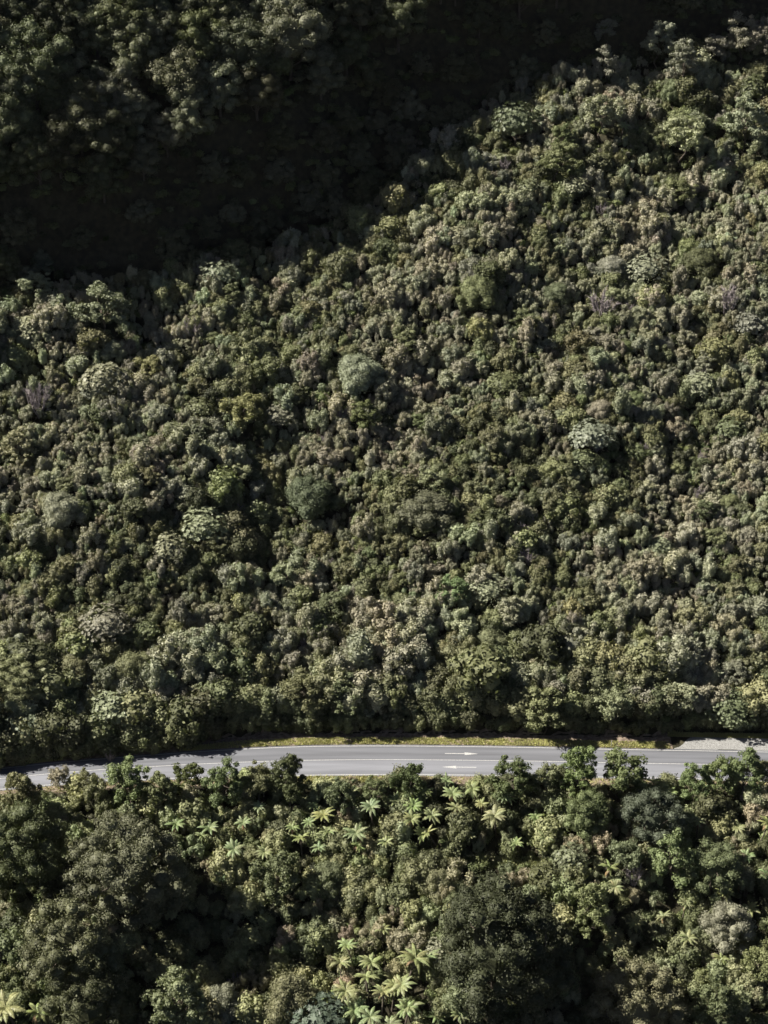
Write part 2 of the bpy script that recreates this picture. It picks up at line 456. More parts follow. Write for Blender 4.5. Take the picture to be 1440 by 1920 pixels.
AIRY = [airy_tree('slender_tree', 2.2, 5.2 + .5 * i, 10 + 2 * i) for i in range(4)]
FROND = [fern_frond('frond_mesh', 2.2, .52 + .12 * i, .40 + .08 * (i % 3)) for i in range(4)]
FTRUNK = [fern_trunk('fern_trunk_mesh', h) for h in (4.2, 5.6)]
TWIG = [twig_mesh('dead_bush_mesh', 1.7, 2.8), twig_mesh('dead_bush_mesh', 1.3, 3.2, 12)]

# ------------------------------------------------------------------ object helpers
def obj(name, me, parent=None, loc=(0, 0, 0), rot=(0, 0, 0), scl=1.0, tint=None):
    o = bpy.data.objects.new(name, me); COL.objects.link(o)
    o.location = loc; o.rotation_euler = rot
    o.scale = (scl, scl, scl) if np.isscalar(scl) else scl
    if parent is not None: o.parent = parent
    if tint is not None: o['tint'] = [float(c) for c in tint]
    return o

def tag(o, label, cat=None, group=None, kind=None):
    o['label'] = label
    if cat: o['category'] = cat
    if group: o['group'] = group
    if kind: o['kind'] = kind
    return o

THINGS = []      # (object, kind phrase, px, py, radius in px, fixed label or None, short phrase for others to refer to)

# ------------------------------------------------------------------ the setting: terrain, road, verges
def axis(lo, hi, step, far):
    core = np.arange(lo, hi + step, step); g = []; d = step
    x = hi
    while x < far: d *= 1.35; x += d; g.append(x)
    g2 = []; d = step; x = lo
    while x > -far: d *= 1.35; x -= d; g2.append(x)
    return np.concatenate([g2[::-1], core, g])
tx = axis(-150, 150, 1.5, 1800); ty = axis(-90, 260, 1.5, 1800)
ROADSIDE = np.unique(np.concatenate([ty[(ty < -14) | (ty > 22)], np.arange(-14, 22.1, .5)]))
gx, gy = np.meshgrid(tx, ROADSIDE)
gz = terrain(gx, gy)
# fall well below the carriageway so the road sheet never meets it
dd = np.minimum(gy - (y_near(gx) - SHOULDER), (y_far(gx) + SHOULDER) - gy)
gz = np.where(dd > 0.05, np.minimum(gz, -0.06), gz)
nx_, ny_ = len(tx), len(ROADSIDE)
me = bpy.data.meshes.new('hillside')
idx = np.arange(nx_ * ny_).reshape(ny_, nx_)
F = np.stack([idx[:-1, :-1], idx[:-1, 1:], idx[1:, 1:], idx[1:, :-1]], -1).reshape(-1, 4)
me.from_pydata(np.stack([gx, gy, gz], -1).reshape(-1, 3).tolist(), [], F.tolist())
me.polygons.foreach_set('use_smooth', np.ones(len(F), bool)); me.materials.append(M_GROUND)
hill = obj('hillside', me); tag(hill, 'steep forested hillside ground under the bush', kind='structure')

def road_material():
    m, n, l, out = mat('chip_seal')
    uv = n.new('ShaderNodeAttribute'); uv.attribute_name = 'across'        # 0 at the near edge, 1 at the far edge
    tc = n.new('ShaderNodeTexCoord')
    n1 = n.new('ShaderNodeTexNoise'); n1.inputs['Scale'].default_value = 14; n1.inputs['Detail'].default_value = 6
    l.new(tc.outputs['Object'], n1.inputs['Vector'])
    mp = n.new('ShaderNodeMapping'); mp.inputs['Scale'].default_value = (.05, .9, 1); l.new(tc.outputs['Object'], mp.inputs[0])
    n2 = n.new('ShaderNodeTexNoise'); n2.inputs['Scale'].default_value = 1.0; n2.inputs['Detail'].default_value = 5; l.new(mp.outputs[0], n2.inputs['Vector'])
    # worn wheel tracks, polished darker between them
    cr = n.new('ShaderNodeValToRGB'); el = cr.color_ramp.elements
    el[0].position = 0.0; el[0].color = (.60, .60, .60, 1); el[1].position = 1.0; el[1].color = (.42, .42, .42, 1)
    for p, c in ((.12, .66), (.2, .78), (.27, .72), (.36, .80), (.46, .70), (.54, .52), (.62, .58), (.70, .46), (.79, .60), (.88, .54)):
        e = el.new(p); e.color = (c, c, c, 1)
    l.new(uv.outputs['Fac'], cr.inputs[0])
    a = n.new('ShaderNodeMapRange'); a.inputs[3].default_value = .8; a.inputs[4].default_value = 1.2; l.new(n1.outputs['Fac'], a.inputs[0])
    b = n.new('ShaderNodeMapRange'); b.inputs[3].default_value = .55; b.inputs[4].default_value = 1.45; l.new(n2.outputs['Fac'], b.inputs[0])
    mm = n.new('ShaderNodeMath'); mm.operation = 'MULTIPLY'; l.new(a.outputs[0], mm.inputs[0]); l.new(b.outputs[0], mm.inputs[1])
    base = n.new('ShaderNodeVectorMath'); base.operation = 'MULTIPLY'; base.inputs[1].default_value = (.222, .229, .262); l.new(cr.outputs[0], base.inputs[0])
    sc = n.new('ShaderNodeVectorMath'); sc.operation = 'SCALE'; l.new(base.outputs[0], sc.inputs[0]); l.new(mm.outputs[0], sc.inputs['Scale'])
    s = n.new('ShaderNodeBsdfPrincipled'); s.inputs['Roughness'].default_value = .85; s.inputs['Specular IOR Level'].default_value = .25
    l.new(sc.outputs[0], s.inputs['Base Color']); l.new(s.outputs[0], out.inputs[0])
    return m
M_ROAD = road_material()
M_PAINT = noise_mat('road_paint', (.24, .24, .25), (.50, .50, .50), 7.0, rough=.75)
M_GRAVEL = noise_mat('gravel', (.13, .13, .13), (.33, .33, .33), 9.0, 10, bump=.5)
M_DIRT = noise_mat('verge_soil', (.11, .085, .065), (.26, .21, .17), 1.6, 10, bump=.4)

def strip(name, xs, y0, y1, z, material, parent=None, cross=1, across=None):
    V = []; F = []; A = []
    for i, x in enumerate(xs):
        for j in range(cross + 1):
            t = j / cross; yy = y0[i] + (y1[i] - y0[i]) * t
            V.append((x, yy, z(x, yy) if callable(z) else z)); A.append(t)
    w = cross + 1
    for i in range(len(xs) - 1):
        for j in range(cross): F.append((i * w + j, (i + 1) * w + j, (i + 1) * w + j + 1, i * w + j + 1))
    me = bpy.data.meshes.new(name); me.from_pydata(V, [], F); me.materials.append(material)
    if across: me.attributes.new('across', 'FLOAT', 'POINT').data.foreach_set('value', np.array(A, np.float32))
    return obj(name, me, parent)
rx = np.arange(-115, 115.1, 1.0)
road = strip('road', rx, y_near(rx) - SHOULDER, y_far(rx) + SHOULDER, 0.0, M_ROAD, cross=8, across=True)
tag(road, 'pale grey chip-sealed two-lane road running along the hillside', kind='structure')
nr = lambda x, t: y_near(x) * (1 - t) + y_far(x) * t
el = strip('edge_line', rx, y_far(rx) - .07, y_far(rx) + .07, .005, M_PAINT, road); el['label'] = 'white line along the far edge'
el = strip('edge_line', rx, y_near(rx) - .07, y_near(rx) + .07, .005, M_PAINT, road); el['label'] = 'white line along the near edge'
CT = 0.515
strip('centre_line', rx, nr(rx, CT) - .06, nr(rx, CT) + .06, .005, M_PAINT, road)['label'] = 'solid white centre line'
def arrow(x0, x1, t, to_right):
    L = x1 - x0; pts = []
    prof = [(0, -.085), (.60, -.085), (.58, -.36), (1, 0), (.58, .36), (.60, .085), (0, .085)]
    V = []
    for s, o in prof:
        x = x0 + L * s if to_right else x1 - L * s
        V.append((x, float(nr(x, t)) + o, .006))
    me = bpy.data.meshes.new('lane_arrow'); me.from_pydata(V, [], [list(range(7))] if to_right else [list(range(6, -1, -1))]); me.materials.append(M_PAINT)
    return obj('lane_arrow', me, road)
pxx = lambda px, py: on_plane(px, py)[0]
arrow(pxx(834, 1412), pxx(897, 1413), .745, True)['label'] = 'white arrow in the far lane pointing along the road'
arrow(pxx(829, 1439), pxx(893, 1439), .27, False)['label'] = 'white arrow in the near lane pointing the other way'

# gravel pull-off beside the far lane
gxs = np.arange(45.5, 115.1, .8)
gw = 3.1 * ss(45.5, 49, gxs)
pull = strip('gravel_pull_off', gxs, y_far(gxs) + SHOULDER - .02, y_far(gxs) + SHOULDER + .05 + gw + .12 * np.sin(gxs * 2.1), lambda x, y: float(terrain(x, y)) + .02, M_GRAVEL, cross=8)
tag(pull, 'pale gravel pull-off beside the far lane of the road', kind='structure')
# soil strips beside the seal
sxs = np.arange(-115, 45.6, .7)
sw = verge_w(sxs) + .5 + .3 * np.sin(sxs * .9) + .25 * np.sin(sxs * 2.3 + 1)
v1 = strip('verge', sxs, y_far(sxs) + SHOULDER - .02, y_far(sxs) + SHOULDER + sw, lambda x, y: float(terrain(x, y)) + .02, M_DIRT, cross=8)
tag(v1, 'bare brown soil verge along the far edge of the road', kind='structure')
v2 = strip('verge', rx, y_near(rx) - SHOULDER - 1.6, y_near(rx) - SHOULDER + .02, lambda x, y: float(terrain(x, y)) + .015, M_DIRT, cross=4)
tag(v2, 'narrow soil verge along the near edge of the road', kind='structure')

def grass_band(name, label, spans, n):
    q = Q(); k = 0
    xs = []; ys = []
    while k < n:
        x0, x1, f0, f1 = spans[rng.integers(len(spans))]
        m = 400
        x = rng.uniform(x0, x1, m); t = rng.random(m)
        y = f0(x) * (1 - t) + f1(x) * t
        dens = .75 + .5 * np.sin(x * 1.1 + 2 * np.sin(x * .37)) + .4 * np.sin(x * 3.7 + y * 4) + .35
        ok = rng.random(m) < dens
        xs.append(x[ok]); ys.append(y[ok]); k += ok.sum()
    x = np.concatenate(xs); y = np.concatenate(ys); k = len(x); z = terrain(x, y) + .01
    C = np.stack([x, y, z], 1)
    a = rng.uniform(0, 6.28, k); h = rng.uniform(.08, .26, k)
    side = np.stack([np.cos(a), np.sin(a), 0 * a], 1) * rng.uniform(.03, .07, k)[:, None]
    leanv = np.stack([rng.normal(size=k) * .5, rng.normal(size=k) * .5, np.ones(k)], 1) * h[:, None]
    q.quads(np.stack([C - side, C + side, C + leanv + side * .25, C + leanv - side * .25], 1), np.clip(.5 + .2 * rng.normal(size=k) + .15 * np.sin(x * .8), 0, 1), 0)
    o = obj(name, q.mesh(name, [M_LEAF]), tint=(.36, .355, .15))
    tag(o, label, 'grass', kind='stuff'); return o
grass_band('grass', 'short yellow-green grass along the far verge of the road', [(-32, 45, lambda x: y_far(x) + SHOULDER + .05, lambda x: y_far(x) + SHOULDER + verge_w(x) * .62), (-58, -50, lambda x: y_far(x) + .5, lambda x: y_far(x) + 1.3), (45, 62, lambda x: y_far(x) + 3.4, lambda x: y_far(x) + 4.4), (60, 100, lambda x: y_far(x) + 3.3, lambda x: y_far(x) + 4.8)], 80000)
grass_band('grass', 'short yellow-green grass along the near verge of the road', [(-22, 2, lambda x: y_near(x) - SHOULDER - 1.9, lambda x: y_near(x) - SHOULDER), (-60, 60, lambda x: y_near(x) - SHOULDER - 1.6, lambda x: y_near(x) - SHOULDER)], 12000)

# ------------------------------------------------------------------ things placed one by one
SAGE = (.232, .243, .163); PALE = (.238, .250, .155); GREY = (.205, .204, .155); MID = (.140, .150, .078); DARK = (.084, .091, .050)
LIME = (.175, .187, .085); OLIVE = (.168, .171, .098); TAN = (.242, .234, .170); BLUE = (.128, .150, .085); FERN = (.228, .252, .125)
HAND = []   # (kind, px, py, width px, tint, label, phrase)
def T_(*a): HAND.append(a)
# on the lit slope
T_('dome', 410, 505, 72, SAGE, 'round-headed sage tree standing alone on the edge of the dark gully', 'lone round sage tree on gully edge')
T_('airy', 188, 560, 105, (.19, .20, .125), 'wide ragged pale-green tree on the gully edge', 'wide ragged tree on gully edge')
T_('airy', 66, 528, 60, SAGE, 'upright sage tree beside the gully shade, near the side of the photo', 'upright sage tree near gully shade')
T_('dome', 108, 558, 42, SAGE, 'small round sage tree between two ragged trees on the gully edge', None)
T_('dome', 16, 570, 52, BLUE, 'dark glossy dome tree cut by the left edge below the gully', 'glossy dome tree at left edge')
T_('dome', 55, 604, 60, PALE, 'smooth silvery dome tree downhill of the upright sage tree', 'smooth silvery dome tree')
T_('dome', 192, 698, 82, PALE, 'low wide silvery dome tree above a lime patch', 'low wide silvery dome tree')
T_('feath', 212, 652, 60, SAGE, 'soft feathery sage tree just above the low silvery dome', None)
T_('airy', 280, 684, 62, (.24, .23, .12), 'straw-coloured leafy tree among grey scrub', 'straw-coloured leafy tree')
T_('feath', 680, 690, 104, (.222, .240, .158), 'broadest pale sage tree in the middle of the lit slope', 'broad pale sage tree mid-slope')
T_('feath', 492, 662, 62, PALE, 'tall feathery pale-green tree left of the broad sage tree', 'tall feathery pale-green tree')
T_('dome', 525, 777, 64, GREY, 'rounded dark dome tree beside a lime-green bush', 'rounded dark dome by lime bush')
T_('airy', 455, 765, 88, LIME, 'lime-green leafy tree, brightest green on the lit slope', 'bright lime-green tree')
T_('airy', 682, 768, 66, (.10, .113, .052), 'deep lime-green bush just below the broad sage tree', None)
T_('feath', 895, 538, 88, MID, 'soft dark-green dome tree high on the lit slope', 'soft dark-green dome up high')
T_('dome', 1080, 345, 54, PALE, 'small round yellow-green dome tree near the top of the lit slope', 'small round yellow-green dome')
T_('dome', 1212, 498, 82, SAGE, 'large speckled sage dome tree on the upper slope', 'large speckled sage dome')
T_('feath', 1148, 492, 70, TAN, 'grey-tan feathery tree touching the speckled sage dome', None)
T_('dome', 858, 432, 42, PALE, 'small whitish rosette tree near the shade edge', 'small whitish rosette tree')
T_('dome', 968, 222, 84, BLUE, 'dark glossy tree half out of the gully shade', 'dark glossy tree by gully shade')
T_('airy', 1130, 205, 80, SAGE, 'ragged grey-green tree below the gully shade at the top', 'ragged grey-green tree up top')
T_('dome', 1313, 712, 66, SAGE, 'smooth sage dome tree with glossy bush at its foot', 'smooth sage dome with glossy foot')
T_('dome', 1372, 795, 56, BLUE, 'sparkling dark-leaved bushy tree near the right edge', 'sparkling dark bushy tree')
T_('dome', 1110, 812, 84, GREY, 'grey-green dome tree with a pale crest on the slope', 'grey-green dome with pale crest')
T_('feath', 120, 945, 94, GREY, 'wide grey-green dome tree by the left, halfway down the slope', 'wide grey-green dome at left')
T_('dome', 380, 972, 84, PALE, 'bright rosette dome tree casting shade to its right', 'bright rosette dome')
T_('dome', 318, 1015, 66, PALE, 'pale rosette tree touching the bright rosette dome', None)
T_('dome', 200, 1165, 94, GREY, 'dark grey dome tree with a black shadow beside it', 'dark grey dome with black shadow')
T_('feath', 142, 1245, 86, OLIVE, 'yellow-olive round tree low on the slope above the road', 'yellow-olive round tree')
T_('feath', 255, 1240, 98, MID, 'broad dark-green tree right of the yellow-olive one', 'broad dark-green tree low down')
T_('dome', 207, 1318, 84, SAGE, 'rosette-leaved round tree just above the shaded road bank', 'rosette tree over the road bank')
T_('dome', 128, 1297, 54, BLUE, 'small blue-green rosette tree next to the bigger rosette tree', None)
T_('dome', 48, 1345, 72, SAGE, 'pale rosette tree at the left end of the road bank', 'pale rosette tree at bank end')
T_('giant', 40, 1258, 120, MID, 'large dark leafy tree at the left above the road', 'large dark leafy tree at left')
T_('feath', 590, 918, 112, (.075, .09, .05), 'wide dark feathery dome tree in the middle of the slope', 'wide dark feathery dome')
T_('feath', 800, 950, 130, (.08, .085, .055), 'broad dark mound-shaped tree with smooth crown', 'broad dark mound tree')
T_('dome', 915, 1100, 74, PALE, 'bright glossy rosette dome tree with a green one beside it', 'bright glossy rosette dome')
T_('airy', 850, 1098, 70, (.15, .19, .095), 'fresh green bushy tree left of the glossy rosette dome', 'fresh green bushy tree')
T_('feath', 925, 1200, 80, OLIVE, 'olive round tree with a dark right flank', 'olive round tree')
T_('airy', 955, 1138, 62, SAGE, 'sage leafy tree under the glossy rosette dome', None)
T_('feath', 815, 1252, 66, SAGE, 'striped-looking feathery tree low on the slope', 'feathery tree low on slope')
T_('feath', 762, 1312, 60, (.06, .075, .05), 'smooth dark-green tree right above the road bank', 'smooth dark tree over bank')
T_('airy', 572, 1288, 88, MID, 'large leafy green tree above the bank, middle of the road', 'large leafy green tree over bank')
T_('airy', 640, 1296, 78, (.14, .16, .085), 'greyish leafy tree touching the large green one over the bank', None)
T_('airy', 1150, 1312, 92, (.165, .20, .11), 'light green leafy tree over the bank near the lane arrows', 'light green tree over bank')
T_('domeb', 1374, 1310, 96, BLUE, 'wide glossy dark-green tree beside the gravel pull-off', 'wide glossy tree by pull-off')
T_('domeb', 1466, 1306, 92, BLUE, 'glossy dark-green tree cut by the right edge above the pull-off', None)
T_('airy', 1022, 1320, 92, (.16, .17, .09), 'yellowish leafy tree above the bank right of the arrows', 'yellowish tree over bank')
T_('airy', 1270, 1300, 84, SAGE, 'sage-green ragged tree left of the glossy one by the pull-off', 'ragged tree near pull-off')
T_('dome', 1236, 1018, 52, PALE, 'small glossy sage tree on the right half of the slope', 'small glossy sage tree')
T_('airy', 622, 1130, 64, DARK, 'dark green bushy tree low in the middle slope', 'dark bushy tree mid-slope')
T_('dome', 942, 715, 62, MID, 'green dome tree among tan scrub heads', 'green dome among tan scrub')
T_('feath', 1312, 482, 84, DARK, 'dark green soft tree on the upper right slope', 'dark soft tree on upper slope')
T_('feath', 1040, 545, 70, (.09, .10, .06), 'dark olive soft tree above tan scrub', None)
T_('dome', 1405, 600, 58, GREY, 'grey dome tree near the right edge of the upper slope', 'grey dome near right edge')
T_('airy', 30, 825, 66, PALE, 'pale tree at the left edge under the dead shrub', 'pale tree at left edge')
T_('airy', 1290, 250, 90, PALE, 'pale green leafy tree at the top of the slope', 'pale leafy tree up top')
T_('airy', 1400, 205, 80, SAGE, 'sage leafy tree at the top right corner of the slope', 'sage tree in top corner')
T_('airy', 1050, 290, 80, MID, 'mid-green leafy tree under the gully edge', 'mid-green tree under gully edge')
for _ in range(190):
    x_ = float(rng.uniform(5, 1435)); y_ = float(rng.uniform(150, 1330))
    if y_ < np.interp(x_, [p[0] for p in EDGE_PX], [p[1] for p in EDGE_PX]) + 25 or any(abs(h[1] - x_) < 34 and abs(h[2] - y_) < 34 for h in HAND): continue
    k_ = ('feath', 'airy', 'feath', 'airy', 'dome')[int(rng.integers(5))]
    c_ = (DARK, MID, SAGE, MID, OLIVE, GREY, (.10, .115, .055), (.16, .175, .095), PALE)[int(rng.integers(9))]
    T_(k_, x_, y_, float(rng.uniform(24, 58)), c_, None, None)
# tall trees catching the light at the gully's upper end
for a in ((1135, 62, 46), (1138, 108, 56), (1238, 66, 64), (1286, 102, 56), (1338, 84, 54), (1392, 52, 66), (1425, 70, 50)):
    T_('airy', a[0], a[1], a[2], GREY, None, None)
# dry shrubs
for a, lab in (((70, 742, 66), 'bare purple-grey dead shrub with a pale stem, leftmost of the dead ones'), ((365, 612, 42), 'small bare mauve shrub below the gully edge'), ((1310, 930, 36), 'bare mauve shrub on the right part of the slope'), ((990, 1040, 34), 'dry pinkish shrub near the small glossy sage tree'), ((640, 775, 36), 'small bare grey shrub under the broad sage tree'), ((1130, 565, 60), 'wide brown-mauve dry shrub below the speckled sage dome'), ((1362, 562, 56), 'mauve dry shrub near the grey dome at the right'), ((1112, 1568, 34), 'bare mauve shrub below the road'), ((1398, 1496, 34), 'bare pale-mauve shrub below the road at the right'), ((440, 1842, 40), 'dark purple dry shrub at the bottom'), ((1190, 1640, 44), 'brown-grey dry shrub among ferns below the road')):
    T_('twig', a[0], a[1], a[2], None, lab, None)
DRY = [(x, y, w) for x, y, w in zip(rng.uniform(30, 1410, 46), rng.uniform(300, 1260, 46), rng.uniform(16, 32, 46)) if y > 560 or x > 880]
for x, y, w in DRY: T_('twig', float(x), float(y), float(w), None, None, None)
T_('twig', 206, 1416, 22, None, 'dry fallen branch at the far road edge', 'dry fallen branch by road')
# spur in the top corner, catching the light over the gully
SPUR = [(178, 40, 84), (232, 20, 90), (60, 104, 112), (128, 118, 76), (250, 84, 100), (372, 60, 92), (452, 76, 92), (542, 40, 108), (335, 132, 110), (28, 204, 66), (125, 212, 44), (252, 205, 74), (22, 150, 70), (510, 116, 66), (186, 150, 72), (410, 150, 80), (300, 10, 80), (90, 170, 64), (60, 232, 56), (480, 10, 80)]
SPURL = {2: ('broad grey clumped tree on the spur at the left edge', 'broad grey spur tree at left'), 5: ('olive clumped tree at the top of the spur', 'olive tree atop the spur'), 6: ('palest clumped tree on the spur, near the gully shade', 'palest spur tree'),
         7: ('outermost clumped tree on the spur before the black gully', 'outermost spur tree'), 8: ('widest clumped tree in the middle of the spur', 'widest spur tree'), 10: ('small pale upright tree low on the spur', 'small pale upright spur tree'), 11: ('lowest yellowish clumped tree on the spur', 'lowest yellowish spur tree'), 1: ('high sage clumped tree on the spur at the top edge', 'high sage spur tree'), 9: ('low clumped spur tree cut by the left edge', 'low spur tree at left edge')}
for i, (x, y, w) in enumerate(SPUR):
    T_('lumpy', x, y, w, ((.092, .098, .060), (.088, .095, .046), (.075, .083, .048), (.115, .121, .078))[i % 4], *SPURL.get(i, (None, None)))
# below the road
T_('giant', 232, 1620, 185, (.105, .113, .066), 'towering grey-green tree of stacked rounded clumps below the road', 'towering clumped tree at left')
T_('giant', 40, 1590, 150, (.072, .084, .04), 'tall dark tree at the left edge below the road', 'tall dark tree at left edge')
T_('lumpy', 110, 1750, 120, (.082, .09, .052), 'dark clumped tree in front of the towering one', 'dark clumped tree in front')
T_('lumpy', 185, 1800, 90, (.085, .093, .054), 'small dark clumped tree at the foot of the towering one', None)
T_('lumpy', 300, 1640, 70, (.11, .12, .075), 'small clumped tree against the right flank of the towering one', None)
T_('giant', 160, 1885, 165, (.085, .091, .05), 'wide dark dome tree at the bottom left', 'wide dark dome at bottom left')
T_('giant', 930, 1760, 205, (.046, .052, .029), 'huge dark broad-crowned tree in the lower middle', 'huge dark broad-crowned tree')
T_('giant', 1005, 1815, 125, (.052, .058, .033), 'tall narrow dark tree in front of the huge one', 'narrow dark tree in front')
T_('giant', 1200, 1885, 180, (.15, .155, .085), 'large olive domed tree at the bottom, lit on its side', 'large olive dome at bottom')
T_('feath', 815, 1655, 76, OLIVE, 'leaning feathery olive tree left of the huge dark tree', 'leaning feathery olive tree')
T_('feath', 848, 1690, 52, OLIVE, 'narrow feathery olive tree touching the huge dark crown', None)
T_('lumpy', 1226, 1520, 92, (.055, .065, .045), 'dark compact round tree just below the road', 'dark compact round tree')
T_('airy', 1268, 1595, 100, (.15, .175, .09), 'pale green many-peaked tree below the dark round tree', 'pale many-peaked tree')
T_('dome', 1072, 1604, 72, (.145, .172, .10), 'low blue-green rosette tree among ferns', 'low blue-green rosette tree')
T_('lumpy', 1368, 1725, 90, GREY, 'grey-green rounded tree with glossy base at the right', 'grey-green rounded tree at right')
T_('airy', 1425, 1800, 80, (.165, .172, .08), 'yellow-green tree cut by the right edge', 'yellow-green tree at right edge')
T_('feath', 555, 1868, 120, (.12, .125, .07), 'wide feathery olive tree at the bottom left of the ferns', 'wide feathery olive tree')
T_('dome', 600, 1908, 120, (.09, .115, .085), 'flat blue-green dome tree cut by the bottom edge', 'flat blue-green dome at bottom')
T_('airy', 330, 1868, 110, (.13, .145, .085), 'sage ragged tree at the bottom beside the dark dome', 'sage ragged tree at bottom')
T_('feath', 420, 1872, 90, GREY, 'grey feathery tree at the bottom by the sage ragged one', None)
T_('dome', 818, 1782, 56, SAGE, 'whitish slim tree against the huge dark crown', 'whitish slim tree by dark crown')
T_('airy', 870, 1860, 84, (.16, .185, .105), 'pale leafy tree at the foot of the huge dark tree', 'pale leafy tree at its foot')
T_('airy', 1110, 1690, 86, MID, 'mid-green bushy tree right of the huge dark crown', 'mid-green bushy tree')
T_('airy', 1180, 1600, 70, (.11, .12, .07), 'grey-olive tree below the road right of the ferns', None)
T_('lumpy', 1105, 1512, 84, (.085, .10, .05), 'broad green tree behind the roadside trees', 'broad green tree below road')
T_('lumpy', 1340, 1620, 90, (.08, .095, .05), 'dark green bushy tree at right below the road', 'dark bushy tree at right')
T_('airy', 1340, 1880, 100, (.10, .12, .06), 'dark green leafy tree at the bottom right', 'dark leafy tree bottom right')
T_('airy', 520, 1640, 100, (.10, .11, .06), 'dark brownish leafy tree in the shade right of the towering one', 'brownish leafy tree in shade')
T_('feath', 610, 1640, 90, (.11, .12, .065), 'soft olive tree below the middle ferns', 'soft olive tree below ferns')
T_('dome', 630, 1730, 40, PALE, 'small pale dome tree in the dark shade', 'small pale dome in shade')
# roadside trees standing up against the seal
ROADSIDE_T = [(40, 1484, 66, MID, 'bushy dark-green tree at the left end of the road'), (108, 1458, 40, TAN, 'sparse brown-grey tree with a bare forked trunk against the road'), (163, 1462, 40, MID, 'small round dark tree next to the sparse one at the road'), (240, 1462, 68, (.15, .18, .085), 'light green tree crown reaching up over the road edge'), (300, 1480, 54, MID, 'leafy tree right of the light green roadside crown'), (352, 1458, 56, (.07, .09, .035), 'round deep-green tree against the road'), (418, 1458, 70, (.10, .12, .06), 'grey-green tree standing against the road left of the pointed one'), (488, 1462, 56, MID, 'spreading dark tree with a fern below it at the road'), (540, 1456, 66, (.06, .075, .035), 'dark ragged tree where the near edge line comes into view'), (770, 1468, 66, (.055, .07, .03), 'compact dark-green tree left of the lane arrows'), (965, 1456, 76, (.07, .09, .04), 'dark tree with a pointed top right of the lane arrows'), (1025, 1462, 56, MID, 'low bushy tree beside the tall roadside pair'), (1090, 1436, 70, (.10, .13, .055), 'tallest roadside tree, crossing the centre line'), (1172, 1452, 88, (.09, .115, .05), 'broad roadside tree right of the tallest one'), (1300, 1460, 60, (.11, .13, .06), 'low green tree under the gravel pull-off'), (1356, 1450, 60, (.095, .115, .05), 'bushy roadside tree near the right edge'), (1404, 1440, 62, (.10, .125, .055), 'high roadside tree top reaching the far lane at the right'), (1440, 1450, 50, MID, 'roadside tree cut by the right edge of the photo'), (705, 1480, 50, (.11, .13, .06), 'low tree under the open stretch of the near verge'), (640, 1490, 54, (.10, .115, .055), 'low leafy tree below the grassy near verge')]
for a in ROADSIDE_T: T_('airy', a[0], a[1] - 5, a[2] * 1.15, a[3], a[4], 'roadside ' + a[4].split(' roadside')[0] if False else None)
FERNS = [(330, 1545, 46), (398, 1552, 50), (440, 1577, 42), (490, 1512, 36), (566, 1576, 42), (620, 1528, 42), (624, 1560, 36), (674, 1551, 40), (716, 1552, 38), (728, 1580, 38), (852, 1486, 38), (808, 1522, 42), (850, 1522, 48), (802, 1480, 34), (895, 1474, 36), (932, 1527, 46), (975, 1578, 36), (1050, 1462, 36), (1390, 1550, 36), (1427, 1546, 38), (1251, 1727, 36), (1392, 1668, 40), (1362, 1662, 34), (1130, 1632, 46), (1162, 1628, 38), (685, 1802, 50), (754, 1803, 52), (664, 1772, 42), (716, 1746, 40), (716, 1838, 46), (782, 1838, 50), (646, 1858, 58), (714, 1872, 52), (756, 1886, 52), (812, 1905, 44), (660, 1484, 30), (486, 1480, 32), (880, 1566, 32), (500, 1592, 34), (1345, 1482, 32), (22, 1872, 66), (28, 1912, 56), (1330, 1908, 34), (585, 1540, 34), (760, 1530, 36), (830, 1560, 34), (770, 1870, 40), (690, 1900, 44), (1440, 1640, 38), (1290, 1760, 34), (1195, 1725, 34), (620, 1890, 42), (415, 1640, 36), (1375, 320, 26), (1166, 232, 24), (430, 1332, 26), (1412, 228, 22)]
FERNS += [(540, 1495, 32), (580, 1505, 34), (700, 1510, 36), (745, 1490, 34), (775, 1500, 34), (830, 1462, 34), (865, 1540, 38), (905, 1505, 36), (960, 1500, 34), (1000, 1530, 36), (780, 1555, 36), (650, 1585, 34), (600, 1590, 32), (545, 1555, 34), (460, 1545, 36), (365, 1570, 34), (420, 1520, 32), (1020, 1570, 36), (1095, 1640, 34), (1150, 1655, 34), (1400, 1600, 36), (1310, 1545, 32), (735, 1850, 44), (690, 1845, 44), (800, 1800, 44), (640, 1810, 40), (670, 1875, 46), (735, 1910, 46), (850, 1900, 40), (590, 1850, 40), (60, 1905, 44), (1280, 1700, 34), (1220, 1765, 32), (1420, 1700, 36), (1350, 1800, 36), (940, 1485, 32), (1230, 1470, 30), (1260, 1480, 30)]
for a in FERNS: T_('fern', a[0], a[1], a[2] * rng.uniform(.72, 1.08), tuple(c * f for c, f in zip(FERN, (rng.uniform(.85, 1.1), 1, rng.uniform(.8, 1.1)))), None, None)

